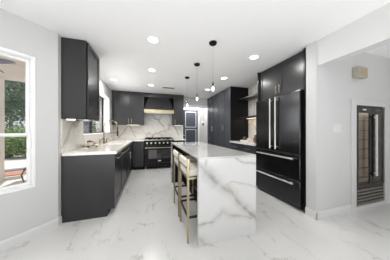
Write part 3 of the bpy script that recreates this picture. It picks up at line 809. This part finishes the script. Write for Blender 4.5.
lights = [(.052, 2.10, 'recessed ceiling light nearest the camera, left of the pendants'), (.055, 3.172, 'recessed ceiling light in the middle of the left aisle row'), (.052, 4.238, 'recessed ceiling light in front of the range hood'),
          (-.808, 4.038, 'recessed ceiling light above the kitchen sink by the window'), (1.68, 2.108, 'recessed ceiling light in front of the refrigerator cabinets'), (1.682, 3.165, 'recessed ceiling light in front of the coffee counter'),
          (1.685, 4.21, 'recessed ceiling light in front of the tall pantry cabinets')]
for (x, y, lab) in lights:
    p = thing('ceiling_light', (x, y, 2.44), lab, 'ceiling light', 'recessed ceiling lights')
    MB().lathe((x, y, 2.4395), [(.082, 0), (.082, -.004), (.066, -.007), (.066, -.003), (.066, -.0005)], 28, closed=True).build('trim_ring', 'trim', p)
    MB().lathe((x, y, 2.4395), [(.065, -.0005), (.065, -.004), (.0, -.0045)], 28).build('diffuser', 'glow', p)
    d = bpy.data.lights.new('downlight', 'AREA'); d.shape = 'DISK'; d.size = .13; d.energy = 8.5; d.color = (1, .985, .96)
    o = bpy.data.objects.new('downlight_beam', d); COL.objects.link(o); o.location = (0, 0, -.012); o.parent = p
hl = thing('ceiling_light', (1.72, 5.84, 2.44), 'unseen flush light added in the entry ceiling to brighten the entry', 'ceiling light')  # fixture and its area light are added to brighten the entry
MB().lathe((1.72, 5.84, 2.4395), [(.14, 0), (.14, -.02), (.12, -.03)], 28).build('base', 'trim', hl)
MB().lathe((1.72, 5.84, 2.409), [(.12, 0), (.10, -.03), (0, -.04)], 28).build('diffuser', 'hallglow', hl)
d = bpy.data.lights.new('entry_fill', 'AREA'); d.shape = 'DISK'; d.size = .24; d.energy = 14
o = bpy.data.objects.new('entry_fill_beam', d); COL.objects.link(o); o.location = (0, 0, -.085); o.parent = hl
cv = thing('ceiling_vent', (.54, 4.36, 2.44), 'grey slatted air vent in the ceiling in front of the hood', 'vent')
vf = MB(); vf.box(.36, .72, 4.28, 4.30, 2.430, 2.4395); vf.box(.36, .72, 4.42, 4.44, 2.430, 2.4395); vf.box(.36, .38, 4.30, 4.42, 2.430, 2.4395); vf.box(.70, .72, 4.30, 4.42, 2.430, 2.4395)
vf.build('frame', 'white', cv)
vb = MB()
for i in range(6): vb.prism([(4.302 + i * .02, 2.438), (4.306 + i * .02, 2.438), (4.316 + i * .02, 2.429), (4.312 + i * .02, 2.429)], .38, .70, 0)
vb.build('slats', 'ventgrey', cv)
MB().box(.38, .70, 4.30, 4.42, 2.4382, 2.4395).build('duct_opening', 'greypanel', cv)
# entry keypad
kp = thing('wall_panel', (2.17, 6.09, 1.5), 'small dark keypad in a white frame on the bright entry wall right of the navy door', 'keypad')
MB(FE).box(2.165, 2.31, 0, .012, 1.38, 1.60).build('frame', 'white', kp, bevel=.002)
MB(FE).box(2.185, 2.29, .012, .016, 1.40, 1.53).build('screen', 'greypanel', kp, bevel=.001)

# ================================================================== OUTSIDE
gz = -.06
struct(MB().box(-14, -1.32, 2.6, 16, gz - .1, gz).build('ground', 'concrete', smooth=False))
struct(MB().prism([(-14, -4), (-3.5, -4), (-3.5, .45), (-1.32, 2.6), (-14, 2.6)], gz - .1, gz).build('ground_patio', 'concrete', smooth=False))


def oray(px, t):   # point on the ground plan seen through the garden window
    l = (px - 195) / 150
    return Vector((t * (math.sin(YAW) + l * math.cos(YAW)), t * (math.cos(YAW) - l * math.sin(YAW)), 0))


# paved band and a raised blue-grey strip beyond it
A_ = Vector((-3.05, 6.1, 0)); D_ = Vector((-.92, -.39, 0)).normalized(); N_ = Vector((D_.y, -D_.x, 0))
PB = frame((-1.9, 6.2, gz), D_, (-D_.y, D_.x, 0))
bp = MB(PB).box(-.6, 6, -.62, .0, .001, .03).build('paved_band', 'paver', smooth=False); struct(bp)
be = MB(PB).box(-.6, 6, -.95, -.66, .001, .05).build('blue_grey_strip', 'slate', smooth=False); struct(be)
# patio cover: post, beam and roof
pc = thing('patio_cover', (-3.4, 4.9, gz), 'beige stucco patio cover with a square post outside the garden window', 'patio cover')
PX = oray(4.6, 3.7)
fpc = frame((PX.x, PX.y, 0), Vector((-.925, -.38, 0)), Vector((-.38, .925, 0)))
MB(fpc).box(.09, .51, 0, .42, gz + .001, 2.55).build('post', 'stucco', pc, bevel=.01)
MB(fpc).box(-2.3, 3.0, 0, .42, 2.551, 2.95).build('beam', 'stucco', pc)
MB(fpc).box(-2.3, 3.0, -1.6, -.001, 2.87, 2.95).build('roof', 'stucco', pc)
# ceiling fan under the patio cover
FC = oray(-14, 2.3)
fn = thing('ceiling_fan', (FC.x, FC.y, 2.868), 'slate grey fan with leaf-shaped blades under the patio cover', 'ceiling fan')
MB().tube([(FC.x, FC.y, 2.868), (FC.x, FC.y, 2.34)], .014, 8).build('rod', 'fan', fn)
MB().lathe((FC.x, FC.y, 2.34), [(.03, 0), (.09, -.02), (.10, -.09), (.05, -.13)], 16).build('motor', 'fan', fn)
for i in range(3):
    a0 = -.31 + i * 2 * math.pi / 3
    mx = Matrix.Translation((FC.x, FC.y, 2.235)) @ Matrix.Rotation(a0, 4, 'Z') @ Matrix.Rotation(1.05, 4, 'X')
    b_ = MB(mx); poly = [(.06, 0)]
    for j in range(13):
        t = j / 12; poly.append((.06 + .40 * t, .012 + .115 * math.cos(t * math.pi / 2) ** .8))
    b_.prism(poly, -.006, .006).build('blade', 'fan', fn)


# trees and shrubs
def leaves(name, blobs, n, size, m, label, cat, trunk=None, group=None):
    base = blobs[0][0]
    t = thing(name, (base[0], base[1], gz), label, cat, group)
    L = MB()
    for _ in range(n):
        (c, r) = random.choice(blobs)
        dv = Vector((random.gauss(0, 1), random.gauss(0, 1), random.gauss(0, 1))).normalized() * (r * (random.random() ** .35))
        p = Vector(c) + Vector((dv.x, dv.y, dv.z * 1.1))
        if p.z < gz + .03: continue
        a = Vector((random.gauss(0, 1), random.gauss(0, 1), random.gauss(0, .6))).normalized(); b = a.orthogonal().normalized()
        s_ = size * random.uniform(.6, 1.3)
        L._add([p - a * s_, p + b * s_ * .4, p + a * s_, p - b * s_ * .4], [(0, 1, 2, 3)])
    L.build('foliage', m, t, smooth=False)
    tk = MB(); h = trunk or .5
    tk.tube([(base[0], base[1], gz), (base[0] + .05, base[1], h * .5), (base[0], base[1] + .04, h)], [.10, .08, .04], 8)
    tk.build('trunk', 'bark', t)
    return t


def around(px, t, z, r): p = oray(px, t); return ((p.x, p.y, z), r)


leaves('tree', [around(10, 8.2, 2.6, 1.25), around(19, 8.4, 2.9, 1.1), around(5, 8.5, 3.3, 1.1), around(26, 8.6, 3.6, 1.1), around(14, 8.6, 4.1, 1.2)], 9000, .085, 'leaf',
       'dark green leafy tree filling the upper garden window beyond the patio', 'tree', 2.4, 'garden trees')
leaves('shrub', [around(8, 6.9, .62, .62), around(16, 7.0, .72, .65), around(25, 7.0, .66, .62), around(31, 7.1, .6, .6)], 6000, .06, 'leaf2',
       'bright green rounded shrub low in the garden window under the dark tree', 'shrub', .8)
leaves('tree', [around(99, 8.6, 3.3, .7), around(103, 8.8, 3.0, .7), around(100, 8.8, 3.8, .6)], 5000, .08, 'leaf',
       'dark tree seen through the sink window', 'tree', 2.4, 'garden trees')
leaves('shrub', [around(96.5, 5.9, 1.31, .15), around(97, 5.9, .8, .16)], 900, .07, 'leaf',
       'small dark shrub before the pale garden wall, seen through the sink window', 'shrub', .9)
gw = MB(frame((*oray(88, 9.2).xy, 0), (1, 0, 0), (0, -1, 0)))
gw.box(.27, 1.4, 0, .2, gz, 1.9)
struct(gw.build('wall_garden', 'fence', smooth=False))
gs = MB(frame((*oray(88, 9.2).xy, 0), (1, 0, 0), (0, -1, 0))).box(-1.7, .265, .02, .18, gz, 1.9)
struct(gs.build('wall_garden_fence', 'slate', smooth=False))
# metal patio chair by the window
cp = oray(41, 3.62); cx, cy = cp.x, cp.y
pcx = thing('patio_chair', (cx, cy, gz), 'dark metal patio chair with curved legs outside the garden window', 'chair')
cmx = Matrix.Translation((cx, cy, gz)) @ Matrix.Rotation(math.radians(105), 4, 'Z')
MB(cmx).box(-.23, .23, -.23, .23, .40, .43).build('seat', 'fan', pcx, bevel=.01)
for sx_, sy_ in ((1, 1), (1, -1), (-1, 1), (-1, -1)):
    MB(cmx).tube([(sx_ * .21, sy_ * .21, .40), (sx_ * .27, sy_ * .24, .30), (sx_ * .235, sy_ * .225, .17), (sx_ * .20, sy_ * .21, .08), (sx_ * .25, sy_ * .24, .0)], [.014, .014, .013, .012, .012], 8).build('leg', 'fan', pcx)
bk = MB(cmx)
for x in (-.2, -.1, 0, .1, .2): bk.tube([(x, -.22, .43), (x, -.28, .8)], .009, 6)
bk.tube([(-.22, -.28, .8), (0, -.30, .84), (.22, -.28, .8)], .014, 8)
bk.build('backrest', 'fan', pcx)

S.cycles.max_bounces = 10
S.cycles.diffuse_bounces = 6
S.cycles.glossy_bounces = 4
S.cycles.transparent_max_bounces = 12
S.cycles.caustics_reflective = False
S.cycles.caustics_refractive = False
